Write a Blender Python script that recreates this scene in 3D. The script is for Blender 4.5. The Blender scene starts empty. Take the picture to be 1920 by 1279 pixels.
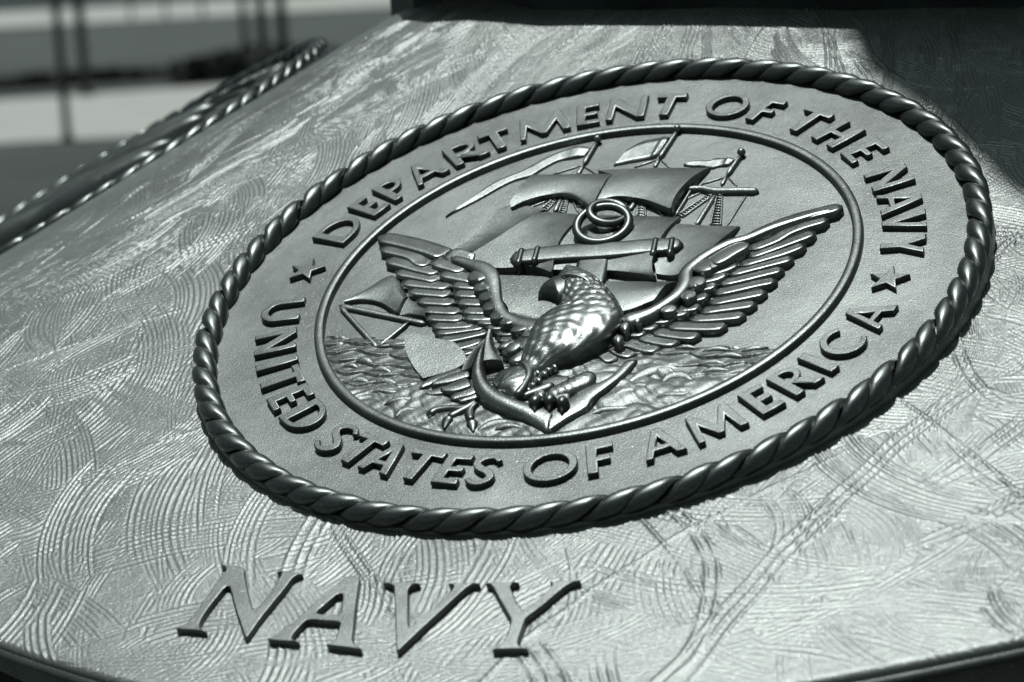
import bpy, bmesh, math, random
import numpy as np
from mathutils import Matrix, Vector
random.seed(7); rng = np.random.RandomState(11)
R = math.radians
C = bpy.context.scene.collection

# ------------------------------------------------------------------ camera, sky, sun
CAM = Vector((1.01451468, -2.88376266, 1.24474536))
CR = np.array([[0.8947778866694394, -0.006612824974477009, -0.44646254498359533],
               [0.4411119199303158, -0.14193823751229273, 0.8861567642507135],
               [-0.06923010633216317, -0.9898534271687709, -0.12408620027817979]])  # columns: right, down, forward
cd = bpy.data.cameras.new('camera'); cam = bpy.data.objects.new('camera', cd); C.objects.link(cam)
m = Matrix(((CR[0, 0], -CR[0, 1], -CR[0, 2], CAM.x), (CR[1, 0], -CR[1, 1], -CR[1, 2], CAM.y),
            (CR[2, 0], -CR[2, 1], -CR[2, 2], CAM.z), (0, 0, 0, 1)))
cam.matrix_world = m
cd.sensor_width = 36; cd.lens = 5500 / 1920 * 36; cd.clip_end = 2000; cd.clip_start = .05
cd.dof.use_dof = True; cd.dof.focus_distance = 2.2; cd.dof.aperture_fstop = 8
bpy.context.scene.camera = cam
SUN = Vector((-.110, .045, .990)).normalized()
SUN_EL = math.asin(SUN.z); SUN_AZ = math.atan2(SUN.x, SUN.y)
w = bpy.data.worlds.new('World'); bpy.context.scene.world = w; w.use_nodes = True
nt = w.node_tree; bg = nt.nodes['Background']
sky = nt.nodes.new('ShaderNodeTexSky'); sky.sky_type = 'NISHITA'; sky.sun_disc = False
sky.sun_elevation = SUN_EL; sky.sun_rotation = SUN_AZ; sky.dust_density = 2.0
bw = nt.nodes.new('ShaderNodeRGBToBW'); nt.links.new(sky.outputs[0], bw.inputs[0])
mt = nt.nodes.new('ShaderNodeMix'); mt.data_type = 'RGBA'; mt.blend_type = 'MULTIPLY'; mt.inputs[0].default_value = 1
nt.links.new(bw.outputs[0], mt.inputs[6]); mt.inputs[7].default_value = (.80, 1.0, 1.0, 1)   # the photograph is toned monochrome
nt.links.new(mt.outputs[2], bg.inputs[0]); bg.inputs[1].default_value = .07
sd = bpy.data.lights.new('sun', 'SUN'); sd.energy = 4.9; sd.angle = R(.6); sd.color = (.985, 1, .975)
so = bpy.data.objects.new('sun', sd); C.objects.link(so); so.rotation_euler = SUN.to_track_quat('Z', 'Y').to_euler()
vs = bpy.context.scene.view_settings
vs.view_transform = 'Standard'; vs.look = 'None'; vs.exposure = -0.6; vs.gamma = 1

# ------------------------------------------------------------------ helpers
def tag(o, label=None, cat=None, kind=None, group=None):
    if label: o['label'] = label
    if cat: o['category'] = cat
    if kind: o['kind'] = kind
    if group: o['group'] = group
    return o
def empty(name, loc=(0, 0, 0), label=None, cat=None, group=None):
    o = bpy.data.objects.new(name, None); C.objects.link(o); o.location = loc; o.empty_display_size = .05
    return tag(o, label, cat, None, group)
def link(name, me, parent=None, mat=None):
    o = bpy.data.objects.new(name, me); C.objects.link(o)
    if parent: o.parent = parent
    if mat and not me.materials: me.materials.append(mat)
    return o
def mesh(name, V, F, smooth=True):
    me = bpy.data.meshes.new(name); me.from_pydata([tuple(map(float, v)) for v in V], [], [tuple(map(int, f)) for f in F]); me.update()
    if smooth: me.shade_smooth()
    return me

def node(nt, t, **k):
    n = nt.nodes.new(t)
    for a, b in k.items(): setattr(n, a, b)
    return n
def metal(name, col, rough, metallic=1.0, mott=.12, mscale=14, grain=.25, gscale=900, spark=0.0, dark=None, rvar=.06):
    """cast, patinated and lacquered bronze"""
    M = bpy.data.materials.new(name); M.use_nodes = True; nt = M.node_tree; L = nt.links
    b = nt.nodes['Principled BSDF']; tc = node(nt, 'ShaderNodeTexCoord')
    n1 = node(nt, 'ShaderNodeTexNoise'); n1.inputs['Scale'].default_value = mscale; n1.inputs['Detail'].default_value = 6; n1.inputs['Roughness'].default_value = .6
    L.new(tc.outputs['Object'], n1.inputs['Vector'])
    r = node(nt, 'ShaderNodeValToRGB'); r.color_ramp.elements[0].position = .3; r.color_ramp.elements[1].position = .72
    c0 = dark or [c * (1 - mott * 2) for c in col]
    r.color_ramp.elements[0].color = (*c0, 1); r.color_ramp.elements[1].color = (*[min(1, c * (1 + mott)) for c in col], 1)
    L.new(n1.outputs['Fac'], r.inputs['Fac'])
    n2 = node(nt, 'ShaderNodeTexNoise'); n2.inputs['Scale'].default_value = gscale; n2.inputs['Detail'].default_value = 3; n2.inputs['Roughness'].default_value = .7
    L.new(tc.outputs['Object'], n2.inputs['Vector'])
    n3 = node(nt, 'ShaderNodeTexNoise'); n3.inputs['Scale'].default_value = 70; n3.inputs['Detail'].default_value = 5
    L.new(tc.outputs['Object'], n3.inputs['Vector'])
    rr = node(nt, 'ShaderNodeMapRange'); rr.inputs['To Min'].default_value = rough - rvar; rr.inputs['To Max'].default_value = rough + rvar
    L.new(n3.outputs['Fac'], rr.inputs['Value'])
    ad = node(nt, 'ShaderNodeMath', operation='MULTIPLY_ADD'); L.new(n3.outputs['Fac'], ad.inputs[0]); ad.inputs[1].default_value = .9; L.new(n2.outputs['Fac'], ad.inputs[2])
    bp = node(nt, 'ShaderNodeBump'); bp.inputs['Strength'].default_value = grain; bp.inputs['Distance'].default_value = .0006
    L.new(ad.outputs[0], bp.inputs['Height']); L.new(bp.outputs[0], b.inputs['Normal'])
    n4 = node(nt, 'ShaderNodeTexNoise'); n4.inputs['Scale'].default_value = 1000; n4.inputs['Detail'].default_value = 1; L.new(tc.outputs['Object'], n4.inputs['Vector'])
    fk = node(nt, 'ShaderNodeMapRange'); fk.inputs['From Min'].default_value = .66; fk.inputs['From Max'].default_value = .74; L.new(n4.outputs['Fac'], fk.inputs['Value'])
    mx = node(nt, 'ShaderNodeMix', data_type='RGBA'); mx.inputs[7].default_value = (*[min(1, c * 2.6) for c in col], 1); L.new(fk.outputs[0], mx.inputs[0]); L.new(r.outputs[0], mx.inputs[6])  # bright flecks painted into the base colour imitate glints off the metal
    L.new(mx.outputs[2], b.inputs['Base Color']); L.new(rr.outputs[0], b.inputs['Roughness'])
    b.inputs['Metallic'].default_value = metallic
    return M
MAT = {}
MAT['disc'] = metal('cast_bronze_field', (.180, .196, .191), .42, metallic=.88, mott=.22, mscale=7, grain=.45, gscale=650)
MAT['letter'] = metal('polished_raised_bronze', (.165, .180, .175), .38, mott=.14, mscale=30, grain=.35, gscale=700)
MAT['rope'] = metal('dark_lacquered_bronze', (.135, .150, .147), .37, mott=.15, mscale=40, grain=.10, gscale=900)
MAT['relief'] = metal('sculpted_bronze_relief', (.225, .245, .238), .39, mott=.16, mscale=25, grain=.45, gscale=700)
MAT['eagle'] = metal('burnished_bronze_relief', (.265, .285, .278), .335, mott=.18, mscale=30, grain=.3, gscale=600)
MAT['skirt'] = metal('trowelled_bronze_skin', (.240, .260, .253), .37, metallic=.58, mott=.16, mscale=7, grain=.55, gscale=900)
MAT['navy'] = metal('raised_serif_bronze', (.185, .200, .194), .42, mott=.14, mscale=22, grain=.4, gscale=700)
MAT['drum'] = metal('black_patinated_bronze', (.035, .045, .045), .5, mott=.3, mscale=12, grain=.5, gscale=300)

# ------------------------------------------------------------------ the seal's own plane: unit = rope radius = 0.3 m
S = .3; HS = .62      # HS: how flat the sculpted relief is cast
W = np.array([[0.9993791130676608, 0.0, 0.0352333416538325], [0.01628995914211721, 0.8867001219975965, -0.4620579302215205],
              [-0.031241408342836285, 0.46234499418664343, 0.8861495814789447]])   # seal axes -> world
DISC = np.array([0.06893693, -0.87508411, 1.01268112])
camw = np.array(CAM)
camp = W.T @ (camw - DISC) / S
FX = 5500.0
def ray(x, y):
    d = CR @ np.array([(x - 960) / FX, (y - 639.5) / FX, 1.0]); return d / np.linalg.norm(d)
ZN = {1: (560, 200, 3.197), 2: (1060, 200, 3.197), 3: (560, 500, 3.197), 4: (1060, 500, 3.197), 5: (940, 460, 6.393), 6: (760, 600, 5.328),
      7: (900, 230, 6.393), 8: (1180, 230, 6.393), 9: (320, 1040, 7.1037), 10: (490, 1060, 7.1037), 11: (700, 1070, 7.992), 12: (880, 1070, 7.992), 0: (0, 0, 1)}
def at(z, x, y, h):
    """a measured photo point laid on the seal at height h above its field -> seal plane coordinates"""
    ox, oy, s = ZN[z]; d = W.T @ ray(ox + x / s, oy + y / s)
    k = (h * HS - camp[2]) / d[2]; p = camp + d * k
    return np.array([p[0], p[1]])
def P(z, pts, h): return np.array([at(z, x, y, h) for x, y in pts])
def resample(p, n, smooth=True):
    p = np.asarray(p, float)
    if len(p) == 1: return np.repeat(p, n, 0)
    if smooth and len(p) > 2:
        q = [2 * p[0] - p[1], *p, 2 * p[-1] - p[-2]]; out = []
        for i in range(1, len(q) - 2):
            for t in np.linspace(0, 1, 12, endpoint=False):
                a, b, c, d = q[i - 1], q[i], q[i + 1], q[i + 2]
                out.append(.5 * ((2 * b) + (c - a) * t + (2 * a - 5 * b + 4 * c - d) * t * t + (3 * b - a - 3 * c + d) * t ** 3))
        out.append(p[-1]); p = np.array(out)
    L = np.r_[0, np.cumsum(np.linalg.norm(np.diff(p[:, :2], axis=0), axis=1))]
    s = np.linspace(0, L[-1], n)
    return np.column_stack([np.interp(s, L, p[:, k]) for k in range(p.shape[1])])
def ridge(name, parent, mat, c, wd, z0, hh, n=None, cross=8, tip=(.5, .5), zb=-.002, pw=1.0, disp=None, tilt=0.0):
    """swept raised strip: centre line c (seal units), widths wd, wall up to z0, dome hh above it"""
    c = np.asarray(c, float); wd = np.atleast_1d(np.asarray(wd, float)); z0 = np.atleast_1d(np.asarray(z0, float)); hh = np.atleast_1d(np.asarray(hh, float))
    f = np.linspace(0, 1, len(c))
    ext = np.column_stack([c, np.interp(f, np.linspace(0, 1, len(wd)), wd), np.interp(f, np.linspace(0, 1, len(z0)), z0), np.interp(f, np.linspace(0, 1, len(hh)), hh)])
    L = np.sum(np.linalg.norm(np.diff(c, axis=0), axis=1))
    n = n or int(min(40, max(6, L / .014)))
    e = resample(ext, n, smooth=True)
    # denser rings at rounded ends
    pos, Wd, Z, H = e[:, :2], np.maximum(e[:, 2], 1e-4), e[:, 3], np.maximum(e[:, 4], 1e-4)
    t = np.gradient(pos, axis=0); t /= np.linalg.norm(t, axis=1)[:, None] + 1e-9; nrm = np.column_stack([-t[:, 1], t[:, 0]])
    V = []; F = []
    s = np.r_[0, np.cumsum(np.linalg.norm(np.diff(pos, axis=0), axis=1))]; Lt = s[-1]
    k = cross
    for i in range(n):
        r = 1.0
        for end, ds in ((0, s[i]), (1, Lt - s[i])):
            rad = Wd[i] * tip[end]
            if rad > 1e-6 and ds < rad: r = min(r, math.sqrt(max(0.02, 1 - (1 - ds / rad) ** 2)))
        wv = Wd[i] * .5 * r
        for j in range(-1, k + 2):
            if j == -1 or j == k + 1:
                a = 0 if j == -1 else math.pi; zz = zb
            else:
                a = math.pi * j / k; zz = Z[i] + (math.sin(a) ** pw) * H[i] * (r ** .7) + tilt * math.cos(a) * wv
            x = math.cos(a) * wv
            if disp is not None and 0 < j < k: zz += disp(s[i] / Lt, j / k)
            V.append((*(pos[i] + nrm[i] * x), zz))
    m_ = k + 3
    for i in range(n - 1):
        for j in range(m_ - 1): F.append((i * m_ + j, i * m_ + j + 1, (i + 1) * m_ + j + 1, (i + 1) * m_ + j))
    F.append(tuple(range(m_ - 1, -1, -1))); F.append(tuple((n - 1) * m_ + j for j in range(m_)))
    V = np.array(V) * (S, S, S * HS)
    F = [f[::-1] for f in F]
    return link(name, mesh(name, V, F), parent, mat)
def coons(name, parent, mat, T, B, Lf, Rt, zT, zB, bulge, n=18, m_=14, zb=-.002, ub=0.0, zr=0.0, zp=1.0):
    """four-sided curved sheet (sail, flag, plate) with walls; edges in seal units, lofted with a belly"""
    T, B = resample(T, n), resample(B, n); Lf, Rt = resample(Lf, m_), resample(Rt, m_)
    Lf[0], Lf[-1], Rt[0], Rt[-1] = T[0], B[0], T[-1], B[-1]
    V = []
    for j in range(m_):
        v = j / (m_ - 1)
        for i in range(n):
            u = i / (n - 1)
            p = (1 - v) * T[i] + v * B[i] + (1 - u) * Lf[j] + u * Rt[j] - ((1 - u) * (1 - v) * T[0] + u * (1 - v) * T[-1] + (1 - u) * v * B[0] + u * v * B[-1])
            z = zT + (zB - zT) * v ** zp + bulge * math.sin(math.pi * v) ** .8 + ub * math.sin(math.pi * u) ** .8 + zr * u ** 2.5 * min(1, 3 * v)
            V.append((p[0], p[1], z))
    F = [(j * n + i, j * n + i + 1, (j + 1) * n + i + 1, (j + 1) * n + i) for j in range(m_ - 1) for i in range(n - 1)]
    per = [i for i in range(n)] + [j * n + n - 1 for j in range(1, m_)] + [(m_ - 1) * n + i for i in range(n - 2, -1, -1)] + [j * n for j in range(m_ - 2, 0, -1)]
    b0 = len(V)
    for q in per: V.append((V[q][0], V[q][1], V[q][2])); 
    b1 = len(V)
    for q in per: V.append((V[q][0], V[q][1], zb))
    k = len(per)
    F += [(b0 + i, b0 + (i + 1) % k, b1 + (i + 1) % k, b1 + i) for i in range(k)]
    me = mesh(name, np.array(V) * (S, S, S * HS), F)
    bm = bmesh.new(); bm.from_mesh(me); bmesh.ops.recalc_face_normals(bm, faces=bm.faces); bm.to_mesh(me); bm.free(); me.shade_smooth()
    return link(name, me, parent, mat)
def curve_mesh(name, outlines, depth, bev, mirror=False):
    """flat glyph outlines (holes included) -> solid with rounded edges; returns mesh, top at z=depth, bottom at 0"""
    cu = bpy.data.curves.new('glyph', 'CURVE'); cu.dimensions = '2D'; cu.fill_mode = 'BOTH'
    for o in outlines:
        sp = cu.splines.new('POLY'); sp.points.add(len(o) - 1); sp.use_cyclic_u = True
        for i, (x, y) in enumerate(o): sp.points[i].co = (x, y, 0, 1)
    cu.extrude = depth / 2 - bev; cu.bevel_depth = bev; cu.offset = -bev; cu.bevel_resolution = 2
    ob = bpy.data.objects.new('glyph', cu); C.objects.link(ob)
    dg = bpy.context.evaluated_depsgraph_get(); me = bpy.data.meshes.new_from_object(ob.evaluated_get(dg))
    me.name = name; me.transform(Matrix.Translation((0, 0, depth / 2)))
    bpy.data.objects.remove(ob); bpy.data.curves.remove(cu)
    bm = bmesh.new(); bm.from_mesh(me); bmesh.ops.remove_doubles(bm, verts=bm.verts, dist=bev * .02)
    bmesh.ops.recalc_face_normals(bm, faces=bm.faces)
    for f in bm.faces: f.smooth = abs(f.normal.z) < .985 and abs(f.normal.z) > .1
    bm.to_mesh(me); bm.free()
    return me

# ------------------------------------------------------------------ bronze monument base (a flared skirt of revolution)
SLOPE = R(27.2197); RR = .87116; K = 1.944145; ZR = 1.0115
def cone_z(r): return ZR + (RR - r) / K
def facet(a):
    """the skirt's plan is a five-sided figure with generously rounded corners, one face per medallion"""
    d = np.abs((np.asarray(a) - R(4.5) + R(36)) % R(72) - R(36)); e = np.where(d < R(20), d, R(20) + R(16) * 2 / math.pi * np.sin(np.clip((d - R(20)) / R(16), 0, 1) * math.pi / 2))
    return 1 + .70 * (1 / np.cos(e) - 1)
def surf_z(x, y): return cone_z(math.hypot(x, y) / float(facet(math.atan2(x, -y))))
def surf_n(x, y):
    e = .01; n = np.array([-(surf_z(x + e, y) - surf_z(x - e, y)) / (2 * e), -(surf_z(x, y + e) - surf_z(x, y - e)) / (2 * e), 1]); return n / np.linalg.norm(n)
base = empty('monument_base', (0, 0, 0), 'flared pale bronze monument base with swirling trowel marks under the round navy seal', 'monument')
R0, R1 = .43, 1.315
def rim_r(a): return R1 - .075 * (1 - np.cos(5 * (a - R(5.0))))   # the skirt's foot is gently lobed, one lobe per medallion
NRM = lambda az: np.array([math.sin(az) * math.sin(SLOPE), -math.cos(az) * math.sin(SLOPE), math.cos(SLOPE)])
def strokes_field(A, V_):
    """heights (m) of trowel strokes on the unrolled skirt; A: arc metres (n), V_: slope metres (m)"""
    ny, nx = len(V_), len(A); h = np.zeros((ny, nx), np.float32)
    wob = lambda x, y, k: np.sin(x * 41 + k) * np.cos(y * 37 - 1.7 * k) + .5 * np.sin(x * 97 - y * 71 + 3 * k)
    N = 2100
    for i in range(N):
        Rr = rng.uniform(.06, .28); bwid = rng.uniform(.014, .050); span = rng.uniform(.35, 1.3)
        px, py = rng.uniform(A[0], A[-1]), rng.uniform(V_[0], V_[-1])
        th = rng.uniform(0, 2 * math.pi)
        # strokes on the left run up the slope, on the right they sweep in wide arcs
        if rng.rand() < .65: th = (0 if px < .1 else -.5) + rng.normal(0, .5) + (math.pi if rng.rand() < .5 else 0)
        cx, cy = px - Rr * math.cos(th), py - Rr * math.sin(th)
        ext = max(Rr * span, bwid) * .75 + bwid
        i0, i1 = np.searchsorted(A, px - ext), np.searchsorted(A, px + ext); j0, j1 = np.searchsorted(V_, py - ext), np.searchsorted(V_, py + ext)
        if i1 - i0 < 4 or j1 - j0 < 4: continue
        X, Y = np.meshgrid(A[i0:i1] - cx, V_[j0:j1] - cy); rho = np.hypot(X, Y)
        ang = np.arctan2(Y, X) - th; ang = (ang + math.pi) % (2 * math.pi) - math.pi
        d = rho - Rr + .0009 * wob(X, Y, i)
        pitch = rng.uniform(.0026, .0043)
        t = d / pitch + .2 * np.sin(d * 260 + i); ti = np.floor(t); amp = (.5 + .6 * np.abs(np.sin(ti * 12.9898 + i * 4.1))) * (.8 + .2 * np.sin(ang * (23 + i % 9) + ti * 2.1)); jag = span * .5 * (.75 + .25 * np.sin(ti * 7.7 + i))
        mask = np.clip((bwid / 2 - np.abs(d)) / .0015, 0, 1) * np.clip((jag - np.abs(ang)) * Rr / .004, 0, 1)
        fr = t - ti
        prof = (1 if i % 5 < 3 else -1) * (np.exp(-((fr - .5) / .19) ** 2) - .3)
        a = pitch * rng.uniform(.13, .25)
        new = a * amp * prof - .00008
        keep = rng.uniform(.1, .6)
        sl = h[j0:j1, i0:i1]; sl *= (1 - mask * (1 - keep)); sl += (mask * new).astype(np.float32)
    for i in range(110):     # single long ridges left by the tool's corner
        Rr = rng.uniform(.12, .6); span = rng.uniform(.15, .8) * .25 / Rr
        px, py = rng.uniform(A[0], A[-1]), rng.uniform(V_[0], V_[-1]); th = rng.uniform(-.7, .7) + (math.pi if rng.rand() < .5 else 0)
        cx, cy = px - Rr * math.cos(th), py - Rr * math.sin(th); ext = Rr * span + .01
        i0, i1 = np.searchsorted(A, px - ext), np.searchsorted(A, px + ext); j0, j1 = np.searchsorted(V_, py - ext), np.searchsorted(V_, py + ext)
        if i1 - i0 < 4 or j1 - j0 < 4: continue
        X, Y = np.meshgrid(A[i0:i1] - cx, V_[j0:j1] - cy); d = np.hypot(X, Y) - Rr
        ang = np.arctan2(Y, X) - th; ang = (ang + math.pi) % (2 * math.pi) - math.pi
        mk = np.clip((span - np.abs(ang)) * Rr / .02, 0, 1)
        for off in ((0,), (0, .006), (0, .006, .013))[i % 3]:
            h[j0:j1, i0:i1] += (mk * .0006 * (1 + .5 * np.sin(ang * 37 + i)) * np.exp(-((d - off + .0012 * wob(X, Y, i)) / .0010) ** 2)).astype(np.float32)
    return h
AZ = np.concatenate([np.linspace(-70, -39, 70, endpoint=False), np.linspace(-39, 34, 1370, endpoint=False), np.linspace(34, 44, 50)])
AZr = np.radians(AZ); SV = np.linspace(0, (R1 - R0) / math.cos(SLOPE), 850)
def skirt_mesh():
    A = AZr * RR
    h = strokes_field(A, SV)
    # trowel marks stop at a smooth margin on the left and soften at the rim
    edge = -37.5 + .7 * np.sin(SV * 31)[:, None] + .5 * np.sin(SV * 83)[:, None]
    h *= np.clip((AZ[None, :] - edge) / .5, 0, 1)
    h *= np.clip((SV[-1] - SV[:, None]) / .004, 0, 1) * (1.15 + .25 * np.clip((AZ[None, :] + 2) / 14, 0, 1))
    a, s = np.meshgrid(AZr, SV); r = R0 + s / SV[-1] * (rim_r(a) - R0); z = cone_z(r); r = r * facet(a)
    h += .0007 * np.sin(a * 9 + s * 7) * np.sin(s * 13 - a * 4) + .0002 * np.sin(a * 23 - s * 17)
    g = rng.rand(*h.shape).astype(np.float32) - .5; g = g + np.roll(g, 1, 0) + np.roll(g, 1, 1) + np.roll(g, (1, 1), (0, 1)); h += np.float32(.00007) * g * np.clip((AZ[None, :] + 31) / .5, .25, 1)
    # roundish lip where the skirt ends
    d = np.clip((SV[-1] - s) / .007, 0, 1); h -= .006 * (1 - np.sqrt(1 - (1 - d) ** 2))
    nx_, ny_, nz_ = np.sin(a) * math.sin(SLOPE), -np.cos(a) * math.sin(SLOPE), math.cos(SLOPE)
    X = np.sin(a) * r + nx_ * h; Y = -np.cos(a) * r + ny_ * h; Z = z + nz_ * h
    V = np.stack([X, Y, Z], -1).reshape(-1, 3).astype(np.float32)
    ny, nx = a.shape
    idx = np.arange(ny * nx).reshape(ny, nx); q = np.stack([idx[:-1, :-1], idx[1:, :-1], idx[1:, 1:], idx[:-1, 1:]], -1).reshape(-1, 4)
    # nothing is modelled under the seal itself
    pc = (V[q[:, 0]] - DISC) @ W / S
    q = q[np.hypot(pc[:, 0], pc[:, 1]) > .90]
    used = np.zeros(len(V), bool); used[q.ravel()] = True; re = np.cumsum(used) - 1; V = V[used]; q = re[q]
    me = bpy.data.meshes.new('skirt'); me.vertices.add(len(V)); me.vertices.foreach_set('co', V.ravel())
    me.loops.add(q.size); me.loops.foreach_set('vertex_index', q.ravel().astype(np.int32))
    me.polygons.add(len(q)); me.polygons.foreach_set('loop_start', np.arange(0, q.size, 4, dtype=np.int32))
    me.update(calc_edges=True); me.validate(); me.shade_smooth()
    return me
sk = link('trowelled_skirt', skirt_mesh(), base, MAT['skirt'])
def lathe(name, prof, a0, a1, n, parent, mat, smooth=True):
    V = []; F = []
    for i in range(n + 1):
        a = a0 + (a1 - a0) * i / n
        for r, z in prof: V.append((math.sin(a) * r, -math.cos(a) * r, z))
    k = len(prof)
    for i in range(n):
        for j in range(k - 1): F.append((i * k + j, i * k + j + 1, (i + 1) * k + j + 1, (i + 1) * k + j))
    me = mesh(name, V, F, smooth); return link(name, me, parent, mat)
def flared(name, prof, a0, a1, n, mat):
    """like lathe, but radii are offsets from the lobed foot of the skirt"""
    V = []; F = []
    for i in range(n + 1):
        a = a0 + (a1 - a0) * i / n; rr_ = float(rim_r(a))
        for f, dr, dz in prof:
            r = R0 + f * (rr_ - R0) + dr; z_ = cone_z(r) + dz; r *= float(facet(a)); V.append((math.sin(a) * r, -math.cos(a) * r, z_))
    k = len(prof); F = [(i * k + j, i * k + j + 1, (i + 1) * k + j + 1, (i + 1) * k + j) for i in range(n) for j in range(k - 1)]
    return link(name, mesh(name, V, F), base, mat)
flared('smooth_skirt', [(0, 0, 0), (.33, 0, 0), (.66, 0, 0), (1, 0, 0), (1, .002, -.004)], R(44), R(290), 120, MAT['skirt'])
flared('rim_edge', [(1, -.0028, -.0052), (1, .000, -.0062), (1, .0006, -.0085), (1, -.003, -.0125), (1, -.09, -.06), (1, -.09, -.12)], 0, R(360), 260, MAT['navy'])
lathe('plinth_drum', [(1.12, cone_z(1.12) - .05), (1.12, .02), (1.5, .0)], 0, R(360), 120, base, MAT['drum'])
def prism(name, pts, z0, z1, mat):
    k = len(pts); V = [(x, y, z) for z in (z0, z1) for x, y in pts]
    return link(name, mesh(name, V, [tuple(range(k))[::-1], tuple(range(k, 2 * k))] + [(i, (i + 1) % k, k + (i + 1) % k, k + i) for i in range(k)], False), base, mat)
BACK = [(.42, -.40), (.50, -.10), (.40, .30), (0, .50), (-.40, .30), (-.46, -.02), (-.43, -.22), (-.38, -.33)]
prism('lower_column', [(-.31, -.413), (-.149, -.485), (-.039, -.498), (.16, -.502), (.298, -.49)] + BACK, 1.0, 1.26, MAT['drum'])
sh = lambda pts, zs, z: [(x + SUN.x / SUN.z * (z - zs), y + SUN.y / SUN.z * (z - zs)) for x, y in pts]
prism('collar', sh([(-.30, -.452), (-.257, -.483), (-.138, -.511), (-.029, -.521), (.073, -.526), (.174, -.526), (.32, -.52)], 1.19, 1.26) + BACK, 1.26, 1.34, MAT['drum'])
lathe('upper_column', [(.40, 1.34), (.40, 1.60), (.315, 1.82), (.315, 3.4), (.01, 3.41)], 0, R(360), 96, base, MAT['navy'])
# unseen slab added above the frame, its outline cut to shade the upper-right skirt
prism('shade_slab', sh([(.170, -.51), (.176, -.54), (.203, -.590), (.27, -.644), (.351, -.733), (.377, -.752), (.52, -.86), (.80, -.66), (.62, -.10), (.30, -.05)], 1.10, 3.30), 3.30, 3.38, MAT['navy'])

# raised NAVY: each letter flat on the skirt's tangent plane where it stands
NAVY = [
 ('letter', 9, [[(665,135),(740,130),(830,140),(970,175),(985,300),(1040,540),(1080,680),(1110,738),(1150,720),(1330,490),(1440,310),(1475,240),(1455,222),(1410,215),(1560,217),(1750,245),(1690,262),(1620,310),(1540,420),(1400,590),(1230,800),(1100,980),(1030,1080),(1005,1105),(985,1090),(965,1050),(930,930),(880,790),(830,620),(785,440),(765,410),(730,425),(650,520),(500,710),(410,850),(380,930),(395,975),(470,1020),(300,1002),(75,985),(160,945),(230,880),(400,660),(590,400),(690,260),(735,190),(720,165)]]),
 ('letter', 10, [[(1130,145),(1210,135),(1310,150),(1300,230),(1265,470),(1240,700),(1215,930),(1215,1000),(1250,1050),(1345,1115),(1180,1095),(870,1055),(950,1015),(990,960),(1025,840),(1035,755),(830,735),(620,720),(560,760),(440,890),(405,960),(440,985),(495,1015),(300,1005),(70,985),(170,935),(260,870),(480,700),(760,440),(1000,250)],
             [(1050,372),(1078,400),(1065,560),(1045,640),(1010,658),(830,645),(745,630),(760,590),(880,490),(1000,390)]]),
 ('letter', 11, [[(140,180),(200,165),(420,160),(640,170),(700,182),(620,192),(550,230),(525,280),(520,500),(525,800),(550,840),(590,820),(800,630),(1000,450),(1150,310),(1200,230),(1195,205),(1105,185),(1400,175),(1590,180),(1480,200),(1380,260),(1150,470),(900,700),(650,930),(450,1120),(380,1190),(350,1198),(337,1150),(325,900),(320,600),(305,330),(298,230),(250,200)]]),
 ('letter', 12, [[(240,180),(420,165),(600,165),(735,165),(660,180),(615,220),(640,300),(700,440),(760,540),(800,580),(860,570),(1000,450),(1150,310),(1230,220),(1235,180),(1190,160),(1400,150),(1680,135),(1560,165),(1450,220),(1300,340),(1100,510),(860,690),(835,730),(780,880),(735,1020),(730,1090),(770,1130),(880,1165),(600,1168),(335,1175),(420,1140),(490,1070),(560,950),(600,830),(615,740),(600,690),(500,520),(400,340),(330,220)]])]
def cone_hit(x, y, up=0.0):
    d = ray(x, y); lo, hi = 1.2, 4.5
    f = lambda t: (camw + d * t)[2] - surf_z(*(camw + d * t)[:2]) - up / math.cos(SLOPE)
    ts = np.linspace(lo, hi, 200); pv = ts[0]
    for t in ts[1:]:
        if f(t) < 0: break
        pv = t
    for _ in range(30):
        m2 = (pv + t) / 2
        if f(m2) > 0: pv = m2
        else: t = m2
    return camw + d * t
LH = .0054
for nm, zn, outs in NAVY:
    ox, oy, s_ = ZN[zn]; pp = np.array(outs[0]); cx, cy = pp.mean(0)
    c0 = cone_hit(ox + cx / s_, oy + cy / s_, LH - .0006); az = math.atan2(c0[0], -c0[1]); nv = surf_n(c0[0], c0[1])
    ex = np.cross([0, 0, 1], nv); ex /= np.linalg.norm(ex); ey = np.cross(nv, ex)
    loc = []
    for o in outs:
        l = []
        for x, y in o:
            d = ray(ox + x / s_, oy + y / s_); k_ = ((c0 - camw) @ nv) / (d @ nv); p = camw + d * k_ - c0; l.append((p @ ex, p @ ey))
        loc.append(l)
    loc = [list(map(tuple, resample(np.array(l + [l[0]]), len(l) * 3)[:-1])) for l in loc]
    me = curve_mesh('letter', loc, LH + .002, .0011)
    o = link('letter', me, base, MAT['navy'])
    org = c0 - nv * (LH + .002)
    o.matrix_world = Matrix(((ex[0], ey[0], nv[0], org[0]), (ex[1], ey[1], nv[1], org[1]), (ex[2], ey[2], nv[2], org[2]), (0, 0, 0, 1)))

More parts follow.
